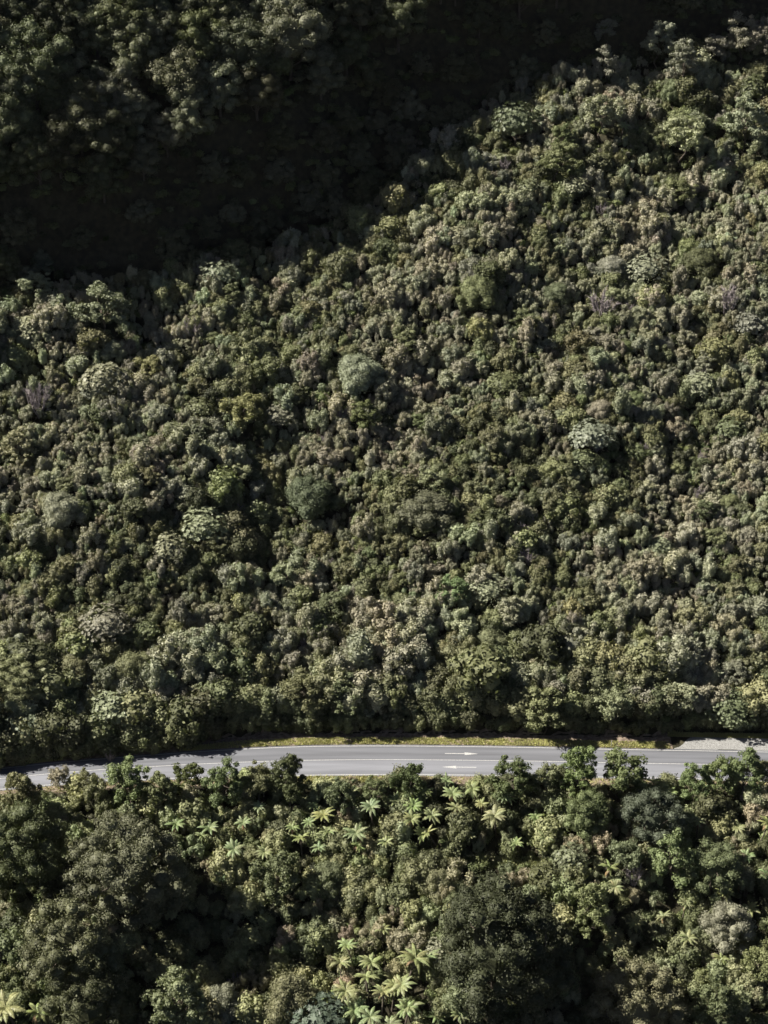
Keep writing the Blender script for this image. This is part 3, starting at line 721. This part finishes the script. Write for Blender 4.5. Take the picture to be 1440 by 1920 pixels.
PROTO = {'dome': (DOME, 3.0, .62, 'dome_tree', 'tree', 'dome tree'), 'domeb': (DOMEB, 4.5, .6, 'dome_tree', 'tree', 'dome tree'), 'lumpy': (LUMPY, 4.8, .62, 'forest_tree', 'tree', 'clumped forest tree'),
         'giant': (GIANT, 7.3, .5, 'forest_tree', 'tree', 'forest tree'), 'feath': (FEATH, 2.6, .6, 'feathery_tree', 'tree', 'feathery tree'), 'airy': (AIRY, 2.3, .68, 'leafy_tree', 'tree', 'leafy tree')}
BLOCK = []        # (x, y, radius) of hand-placed crowns
GROUPS = {'dome': 'dome trees', 'domeb': 'dome trees', 'lumpy': 'clumped forest trees', 'giant': 'large forest trees', 'feath': 'feathery trees', 'airy': 'leafy trees', 'fern': 'tree ferns', 'twig': 'dead shrubs'}
MESHH = {}
def mesh_h(me):
    if me.name not in MESHH:
        co = np.empty(len(me.vertices) * 3, np.float32); me.vertices.foreach_get('co', co); MESHH[me.name] = float(co[2::3].max())
    return MESHH[me.name]

def vary(c, s=.10):
    f = 1 + s * rng.normal(); return tuple(float(max(.01, v * f * (1 + .03 * rng.normal()))) for v in c)

def place(px, py, h):
    P = solve(px, py, terrain, h)
    return P

for i, (kind, px, py, w, tint, label, phrase) in enumerate(HAND):
    if kind == 'fern':
        P = solve(px, py, terrain, 3.4); s = (w / 2) * np.linalg.norm(P - CAM) / FPX / 1.8
        tr = int(rng.integers(2)); hh = (4.2, 5.6)[tr]; s *= (1.0 if py < 1700 else 1.08); P = solve(px, py, terrain, hh * s)
        base = (P[0], P[1], float(terrain(P[0], P[1])) - .1)
        root = obj('tree_fern', None, loc=base, rot=(rng.normal() * .2, rng.normal() * .2, rng.uniform(0, 6.28)), scl=float(s))
        obj('trunk', FTRUNK[tr], root)
        n = int(rng.integers(11, 15))
        for k in range(n):
            lift = rng.normal() * .10
            obj('frond', FROND[rng.integers(4)], root, (.05, .1, hh), (0, lift - (.25 if k % 3 == 0 else 0), k * 6.2832 / n + rng.normal() * .1), float(rng.uniform(.85, 1.12)), tint=vary(tint, .06))
        for k in range(int(rng.integers(0, 4))):
            dead = obj('frond', FROND[rng.integers(4)], root, (.05, .1, hh - .1), (0, rng.uniform(.9, 1.35), rng.uniform(0, 6.28)), float(rng.uniform(.7, .95)), tint=vary((.20, .135, .075), .15)); dead['label'] = 'brown dead frond hanging down'
        BLOCK.append((P[0], P[1], 1.7 * s)); BLOCK.append((P[0], P[1] - 2.2, 1.6 * s)); R = w / 2
        tag(root, label or '', 'tree fern', GROUPS['fern']); THINGS.append([root, 'tree fern', px, py, R, label, phrase]); continue
    if kind == 'twig':
        me = TWIG[i % 2]; P = solve(px, py, terrain, 2.0); s = (w / 2) * np.linalg.norm(P - CAM) / FPX / 1.6
        P = solve(px, py, terrain, 2.0 * s)
        o = obj('dead_bush', me, loc=(P[0], P[1], float(terrain(P[0], P[1])) - .1), rot=(0, 0, rng.uniform(0, 6.28)), scl=(float(s), float(s), float(s) * 1.15))
        BLOCK.append((P[0], P[1], 1.2 * s)); tag(o, label or '', 'bush', GROUPS['twig']); THINGS.append([o, 'bare dead shrub', px, py, w / 2, label, phrase]); continue
    protos, R0, cf, name, cat, kp = PROTO[kind]
    tme, cme = protos[i % len(protos)]
    sq = 1.0 if not 280 < py < 1380 else {'feath': .60, 'airy': .72, 'dome': .80, 'domeb': .8, 'giant': .6}.get(kind, 1.0)      # wind-clipped crowns on the slope stay near the canopy
    H = mesh_h(cme) * sq
    P = solve(px, py, terrain, H * cf)
    for _ in range(3):
        s = (w / 2) * np.linalg.norm(P - CAM) / FPX / R0
        P = solve(px, py, terrain, H * cf * s)
    base = (P[0], P[1], float(terrain(P[0], P[1])) - .15)
    root = obj(name, None, loc=base, rot=(rng.normal() * .03, rng.normal() * .03, rng.uniform(0, 6.28)), scl=(float(s), float(s), float(s) * sq))
    k_ = {'dome': .80, 'domeb': .8}.get(kind, 1.0 if max(tint) > .149 or kind == 'giant' else 1.2)
    obj('trunk', tme, root); obj('crown', cme, root, tint=vary([c * k_ for c in tint], .05))
    BLOCK.append((P[0], P[1], R0 * s))
    tag(root, label or '', cat, GROUPS[kind]); THINGS.append([root, kp, px, py, w / 2, label, phrase])

# ---- marker post beside the far lane
M_POST = noise_mat('post_plastic', (.55, .55, .54), (.72, .72, .70), 4.0, rough=.5); M_BAND = noise_mat('reflector', (.35, .03, .02), (.5, .05, .03), 3.0, rough=.4)
pp = on_plane(1146, 1399); px_ = float(pp[0]); py_ = float(y_far(px_)) + .8
post = obj('marker_post', None, loc=(px_, py_, float(terrain(px_, py_)) - .1)); tag(post, 'white roadside marker post on the far grass verge', 'post')
def box(w, d, z0, z1, y=0):
    c = [(-w, y - d), (w, y - d), (w, y + d), (-w, y + d)]; v = [(a, b, z0) for a, b in c] + [(a * .9, b, z1) for a, b in c]
    return v, [(0, 1, 5, 4), (1, 2, 6, 5), (2, 3, 7, 6), (3, 0, 4, 7), (4, 5, 6, 7), (3, 2, 1, 0)]
for nm, args, m in (('shaft', (.055, .03, 0, 1.1), M_POST), ('reflector', (.035, .006, .85, .97, -.032), M_BAND)):
    v, f = box(*args); me_ = bpy.data.meshes.new(nm); me_.from_pydata(v, [], f); me_.materials.append(m); obj(nm, me_, post)
# ---- pale grassy clearing below the road
cl = np.array([solve(px, 1619, terrain, .1) for px in range(860, 1045, 12)])
cy = lambda x: np.interp(x, cl[:, 0], cl[:, 1])
gb = grass_band('grass', 'pale grassy clearing below the road, above the huge dark crown', [(cl[0, 0], cl[-1, 0], lambda x: cy(x) - .7, lambda x: cy(x) + .9)], 9000); gb['tint'] = [.30, .31, .16]
for c in cl: BLOCK.append((c[0], c[1], 2.2)); BLOCK.append((c[0], c[1] - 2.5, 2.0))

# ------------------------------------------------------------------ the bush between them
BL = np.array(BLOCK)
def free(x, y, f):
    d2 = (BL[:, 0] - x) ** 2 + (BL[:, 1] - y) ** 2
    return not np.any(d2 < (BL[:, 2] * f) ** 2)

def patch(x, y, l, seed):
    r = np.random.default_rng(seed); z = 0
    for _ in range(5):
        a = r.uniform(0, 6.28); z = z + np.sin((x * math.cos(a) + y * math.sin(a)) * 6.283 / (l * r.uniform(.7, 1.5)) + r.uniform(0, 6))
    return z / 2.2

POOL = {'scrub_bush': [], 'sage_bush': [], 'green_bush': [], 'olive_bush': []}
LOWS = []; DARKS = []; BANK = []
def jgrid(x0, x1, y0, y1, sx, sy, lift, m=(230, 170, 160, 330), j=.42):
    """jittered rows of points that fall in or near the view: x, y, z, photo x, photo y, depth, metres beyond the road, metres below it, metres into the gully"""
    ys = np.arange(y0, y1, sy); xs = np.arange(x0, x1, sx)
    x, y = np.meshgrid(xs, ys); x = x + (np.arange(len(ys)) % 2)[:, None] * sx / 2
    x = (x + rng.uniform(-j, j, x.shape) * sx).ravel(); y = (y + rng.uniform(-j, j, y.shape) * sy).ravel()
    z = terrain(x, y)
    px, py, d = project(np.stack([x, y, z + lift], 1))
    ok = (px > -m[0]) & (px < 1440 + m[1]) & (py > -m[2]) & (py < 1920 + m[3])
    x, y, z, px, py, d = (a[ok] for a in (x, y, z, px, py, d))
    return np.stack([x, y, z, px, py, d, y - y_far(x) - SHOULDER, y_near(x) - SHOULDER - y, gully_d(x, y), verge_w(x)], 1).tolist()

g_ = lambda L, l, seed: patch(np.array([p[0] for p in L]), np.array([p[1] for p in L]), l, seed)
L = jgrid(-135, 135, 5, 215, 1.42, 1.25, 2)
for (x, y, z, px, py, dep, d, e, du, vw), g, g2, g3 in zip(L, g_(L, 38, 5), g_(L, 14, 6), g_(L, 11, 9)):
    if d < vw + 2.0 or du > 4 or not free(x, y, .6): continue
    r = rng.random()
    low = 1 - min(1, d / 45)
    t = g * .6 + g2 * .65 + rng.normal() * .5 - low * .55
    if t > .45: kind, tint, me = 'scrub_bush', vary(TAN if r < .62 else (.215, .202, .150), .13), int(rng.integers(6))
    elif t > -.35: kind, tint, me = 'sage_bush', vary(SAGE if r < .6 else GREY, .14), int(rng.integers(6))
    elif t > -.9: kind, tint, me = 'olive_bush', vary(OLIVE if r < .5 else (.15, .148, .08), .18), int(rng.integers(6)) if r < .5 else 6 + int(rng.integers(4))
    else: kind, tint, me = 'green_bush', vary(MID if r < .55 else DARK, .18), 6 + int(rng.integers(4))
    s = float(np.clip(rng.lognormal(-.36 + .16 * g3, .42), .40, 2.0)) * (1 + .75 * (1 - min(1, max(0, d - 6) / 16))) * (.86 if me > 5 else 1.0)
    b_ = 1 + .09 * g2 * g3 + .05 * g; tint = tuple(c * b_ for c in tint)
    POOL[kind].append((x, y, z - .1, (s * .75 + .24) * rng.uniform(.88, 1.15), s, rng.uniform(0, 6.28), me, tint, px, py, dep))
L = jgrid(-100, 100, -75, 4, 2.3, 2.0, 2)
for (x, y, z, px, py, dep, d, e, du, vw), g in zip(L, g_(L, 20, 8)):
    if e < 1.8 or not free(x, y, .55): continue
    r = rng.random(); t = g * .5 + rng.normal() * .7
    if t > .9: kind, tint, me = 'scrub_bush', vary((.235, .21, .145), .15), int(rng.integers(6))
    elif t > .25: kind, tint, me = 'sage_bush', vary((.215, .23, .138), .15), int(rng.integers(6))
    elif t > -.3: kind, tint, me = 'olive_bush', vary((.188, .193, .102), .2), 6 + int(rng.integers(4))
    else: kind, tint, me = 'green_bush', vary((.132, .144, .074) if r < .6 else DARK, .2), 6 + int(rng.integers(4))
    s = float(np.clip(rng.lognormal(-.02, .26), .6, 1.6)); sz = s * rng.uniform(.9, 1.15)
    room = (e + SHOULDER) * .74 - z - .3 + (0 if 575 < px < 735 else 1.1 + .8 * math.sin(x * .5) + .5 * math.sin(x * 1.3))          # kept low enough beside the road to leave the seal open
    if room < 3.1 * sz:
        if room < .9: continue
        sz = room / 3.1; s = min(s, sz * 1.5)
    POOL[kind].append((x, y, z - .1, sz, s, rng.uniform(0, 6.28), me, tint, px, py, dep))
# leafy edge above the road bank
for x in np.arange(-95, 95, 1.25):
    for k in range(2):
        xx = x + rng.uniform(-.5, .5); yy = float(y_far(xx)) + SHOULDER + float(verge_w(xx)) + (1.0 if x > -30 else .0) + k * 1.3 + rng.uniform(-.3, .3)
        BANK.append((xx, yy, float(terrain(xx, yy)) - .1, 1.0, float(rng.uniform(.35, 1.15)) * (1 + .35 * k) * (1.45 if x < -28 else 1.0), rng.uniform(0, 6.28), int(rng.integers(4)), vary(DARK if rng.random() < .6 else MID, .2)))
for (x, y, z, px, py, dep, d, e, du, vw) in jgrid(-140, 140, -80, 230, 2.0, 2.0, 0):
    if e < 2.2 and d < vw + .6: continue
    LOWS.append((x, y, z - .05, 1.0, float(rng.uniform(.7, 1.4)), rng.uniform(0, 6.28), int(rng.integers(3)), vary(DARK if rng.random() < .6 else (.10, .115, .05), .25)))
for (x, y, z, px, py, dep, d, e, du, vw) in jgrid(-190, 150, 40, 250, 4.6, 4.2, 6, (420, 200, 500, 0)):
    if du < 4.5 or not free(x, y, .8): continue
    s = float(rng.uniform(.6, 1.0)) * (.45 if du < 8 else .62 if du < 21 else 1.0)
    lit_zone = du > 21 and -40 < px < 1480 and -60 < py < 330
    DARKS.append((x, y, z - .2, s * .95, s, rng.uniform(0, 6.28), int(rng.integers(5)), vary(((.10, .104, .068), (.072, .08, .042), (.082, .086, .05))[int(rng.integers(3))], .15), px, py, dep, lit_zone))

# ---- the largest of each kind as things of their own
BUSH = SCRUB + LEAFY
WORD = {'scrub_bush': 'tan-grey scrub bush', 'sage_bush': 'sage-green scrub bush', 'green_bush': 'dark green leafy bush', 'olive_bush': 'olive bush'}
REST = []
for kind, P in POOL.items():
    inside = [p for p in P if 8 < p[8] < 1432 and 30 < p[9] < 1900]
    inside.sort(key=lambda p: -p[4] / p[10] * (1.0 if p[9] > 560 or p[8] > 820 else .6))
    top = inside[:290]; ids = set(id(p) for p in top)
    for p in top:
        o = obj(kind, BUSH[p[6]], loc=p[:3], rot=(0, 0, p[5]), scl=(p[4], p[4], p[3]), tint=p[7])
        tag(o, '', 'bush', {'scrub_bush': 'tan-grey scrub bushes', 'sage_bush': 'sage-green scrub bushes', 'green_bush': 'dark green leafy bushes', 'olive_bush': 'olive bushes'}[kind])
        THINGS.append([o, WORD[kind], p[8], p[9], 18, None, None])
    REST += [p for p in P if id(p) not in ids]
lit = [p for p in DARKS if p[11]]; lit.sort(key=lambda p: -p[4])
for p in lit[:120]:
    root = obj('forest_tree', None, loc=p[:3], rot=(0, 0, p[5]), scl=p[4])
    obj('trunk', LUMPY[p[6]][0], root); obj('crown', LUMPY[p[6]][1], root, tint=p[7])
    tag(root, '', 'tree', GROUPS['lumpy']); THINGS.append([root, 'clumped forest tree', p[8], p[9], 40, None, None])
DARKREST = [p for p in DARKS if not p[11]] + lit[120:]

# ---- the rest as one mass each
def join_pair(pair, name):
    """trunk and crown of a tree as one object for the mass"""
    o = bpy.data.objects.new(name, pair[1]); return o

def mass(name, label, pts, protos, cat='bush'):
    c = bpy.data.collections.new(name + '_kinds')
    for i, me in enumerate(protos):
        c.objects.link(bpy.data.objects.new('%s_%02d' % (name, i), me))
    me = bpy.data.meshes.new(name); n = len(pts)
    me.vertices.add(n); me.vertices.foreach_set('co', np.array([p[:3] for p in pts], np.float32).ravel())
    me.attributes.new('kind_index', 'INT', 'POINT').data.foreach_set('value', np.array([p[6] for p in pts], np.int32))
    me.attributes.new('turn', 'FLOAT_VECTOR', 'POINT').data.foreach_set('vector', np.array([(0, 0, p[5]) for p in pts], np.float32).ravel())
    me.attributes.new('grow', 'FLOAT_VECTOR', 'POINT').data.foreach_set('vector', np.array([(p[4], p[4], p[3] if p[3] != 1.0 else p[4]) for p in pts], np.float32).ravel())
    me.attributes.new('tint', 'FLOAT_VECTOR', 'POINT').data.foreach_set('vector', np.array([p[7] for p in pts], np.float32).ravel())
    o = obj(name, me)
    g = bpy.data.node_groups.new(name + '_nodes', 'GeometryNodeTree')
    g.interface.new_socket('Geometry', in_out='INPUT', socket_type='NodeSocketGeometry'); g.interface.new_socket('Geometry', in_out='OUTPUT', socket_type='NodeSocketGeometry')
    N = g.nodes; L = g.links
    gi = N.new('NodeGroupInput'); go = N.new('NodeGroupOutput')
    ci = N.new('GeometryNodeCollectionInfo'); ci.inputs['Collection'].default_value = c; ci.inputs['Separate Children'].default_value = True; ci.inputs['Reset Children'].default_value = True
    ip = N.new('GeometryNodeInstanceOnPoints'); ip.inputs['Pick Instance'].default_value = True
    def na(nm, t):
        a = N.new('GeometryNodeInputNamedAttribute'); a.data_type = t; a.inputs['Name'].default_value = nm; return a.outputs[0]
    L.new(gi.outputs[0], ip.inputs['Points']); L.new(ci.outputs[0], ip.inputs['Instance'])
    L.new(na('kind_index', 'INT'), ip.inputs['Instance Index'])
    er = N.new('FunctionNodeEulerToRotation'); L.new(na('turn', 'FLOAT_VECTOR'), er.inputs[0]); L.new(er.outputs[0], ip.inputs['Rotation'])
    L.new(na('grow', 'FLOAT_VECTOR'), ip.inputs['Scale']); L.new(ip.outputs[0], go.inputs[0])
    md = o.modifiers.new('scatter', 'NODES'); md.node_group = g
    tag(o, label, cat, kind='stuff'); return o
mass('scrub', 'dense mixed scrub covering the lit slope and the bank below the road', REST, BUSH)
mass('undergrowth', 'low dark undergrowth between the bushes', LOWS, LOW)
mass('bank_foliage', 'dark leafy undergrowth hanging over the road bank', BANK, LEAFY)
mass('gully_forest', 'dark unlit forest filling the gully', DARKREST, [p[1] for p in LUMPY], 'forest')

# ------------------------------------------------------------------ labels that single things out
ORD = ['nearest', 'second', 'third', 'fourth', 'fifth', 'sixth', 'seventh', 'eighth', 'ninth', 'tenth', 'eleventh', 'twelfth', 'thirteenth', 'fourteenth', 'fifteenth', 'sixteenth', 'seventeenth', 'eighteenth', 'nineteenth', 'twentieth']
ORD += ['twenty-' + w for w in ('first', 'second', 'third', 'fourth', 'fifth', 'sixth', 'seventh', 'eighth', 'ninth')] + ['thirtieth'] + ['thirty-' + w for w in ('first', 'second', 'third', 'fourth', 'fifth', 'sixth', 'seventh', 'eighth', 'ninth')]
MARK = [(t[2], t[3], t[6]) for t in THINGS if t[6]]
MARK += [(865, 1412, 'white arrow in the far lane'), (1390, 1398, 'gravel pull-off')]
MX = np.array([m[0] for m in MARK]); MY = np.array([m[1] for m in MARK])
DIRS = ['right of', 'above-right of', 'above', 'above-left of', 'left of', 'below-left of', 'below', 'below-right of']
buckets = {}
for t in THINGS:
    if t[5]: continue
    d = (MX - t[2]) ** 2 + (MY - t[3]) ** 2; i = int(np.argmin(d))
    a = math.atan2(-(t[3] - MY[i]), t[2] - MX[i]); k = int(round(a / (math.pi / 4))) % 8
    buckets.setdefault((t[1], i, k), []).append((d[i], t))
for (kp, i, k), L in buckets.items():
    L.sort(key=lambda q: q[0])
    for n, (_, t) in enumerate(L):
        t[0]['label'] = '%s, %s one %s the %s' % (kp, ORD[min(n, len(ORD) - 1)], DIRS[k], MARK[i][2])
print('pool', {k: len(v) for k, v in POOL.items()}, 'rest', len(REST), 'low', len(LOWS), 'dark', len(DARKS), 'lit', len(lit), 'bank', len(BANK), 'objects', len(bpy.data.objects))

# ------------------------------------------------------------------ added air volume, put in to lift the dark tones
zs_ = [v.co.z for v in hill.data.vertices]
hz0, hz1 = min(zs_) - 1.0, max(max(zs_) + 30.0, 175.0); hw = 1.02 * max(abs(tx[0]), abs(tx[-1])); hy0, hy1 = ROADSIDE[0] - 40, ROADSIDE[-1] + 40
hv = [(x, y, z) for z in (hz0, hz1) for x, y in ((-hw, hy0), (hw, hy0), (hw, hy1), (-hw, hy1))]
hm = bpy.data.meshes.new('added_haze'); hm.from_pydata(hv, [], [(3, 2, 1, 0), (4, 5, 6, 7), (0, 1, 5, 4), (1, 2, 6, 5), (2, 3, 7, 6), (3, 0, 4, 7)])
m, n, l, out = mat('added_air')
pv = n.new('ShaderNodeVolumePrincipled'); pv.inputs['Density'].default_value = ADDED_HAZE; pv.inputs['Color'].default_value = (.95, .93, .88, 1); pv.inputs['Anisotropy'].default_value = 0.0
l.new(pv.outputs[0], out.inputs['Volume']); hm.materials.append(m)
tag(obj('added_haze', hm), 'added thin air volume that lifts the dark tones', kind='stuff')
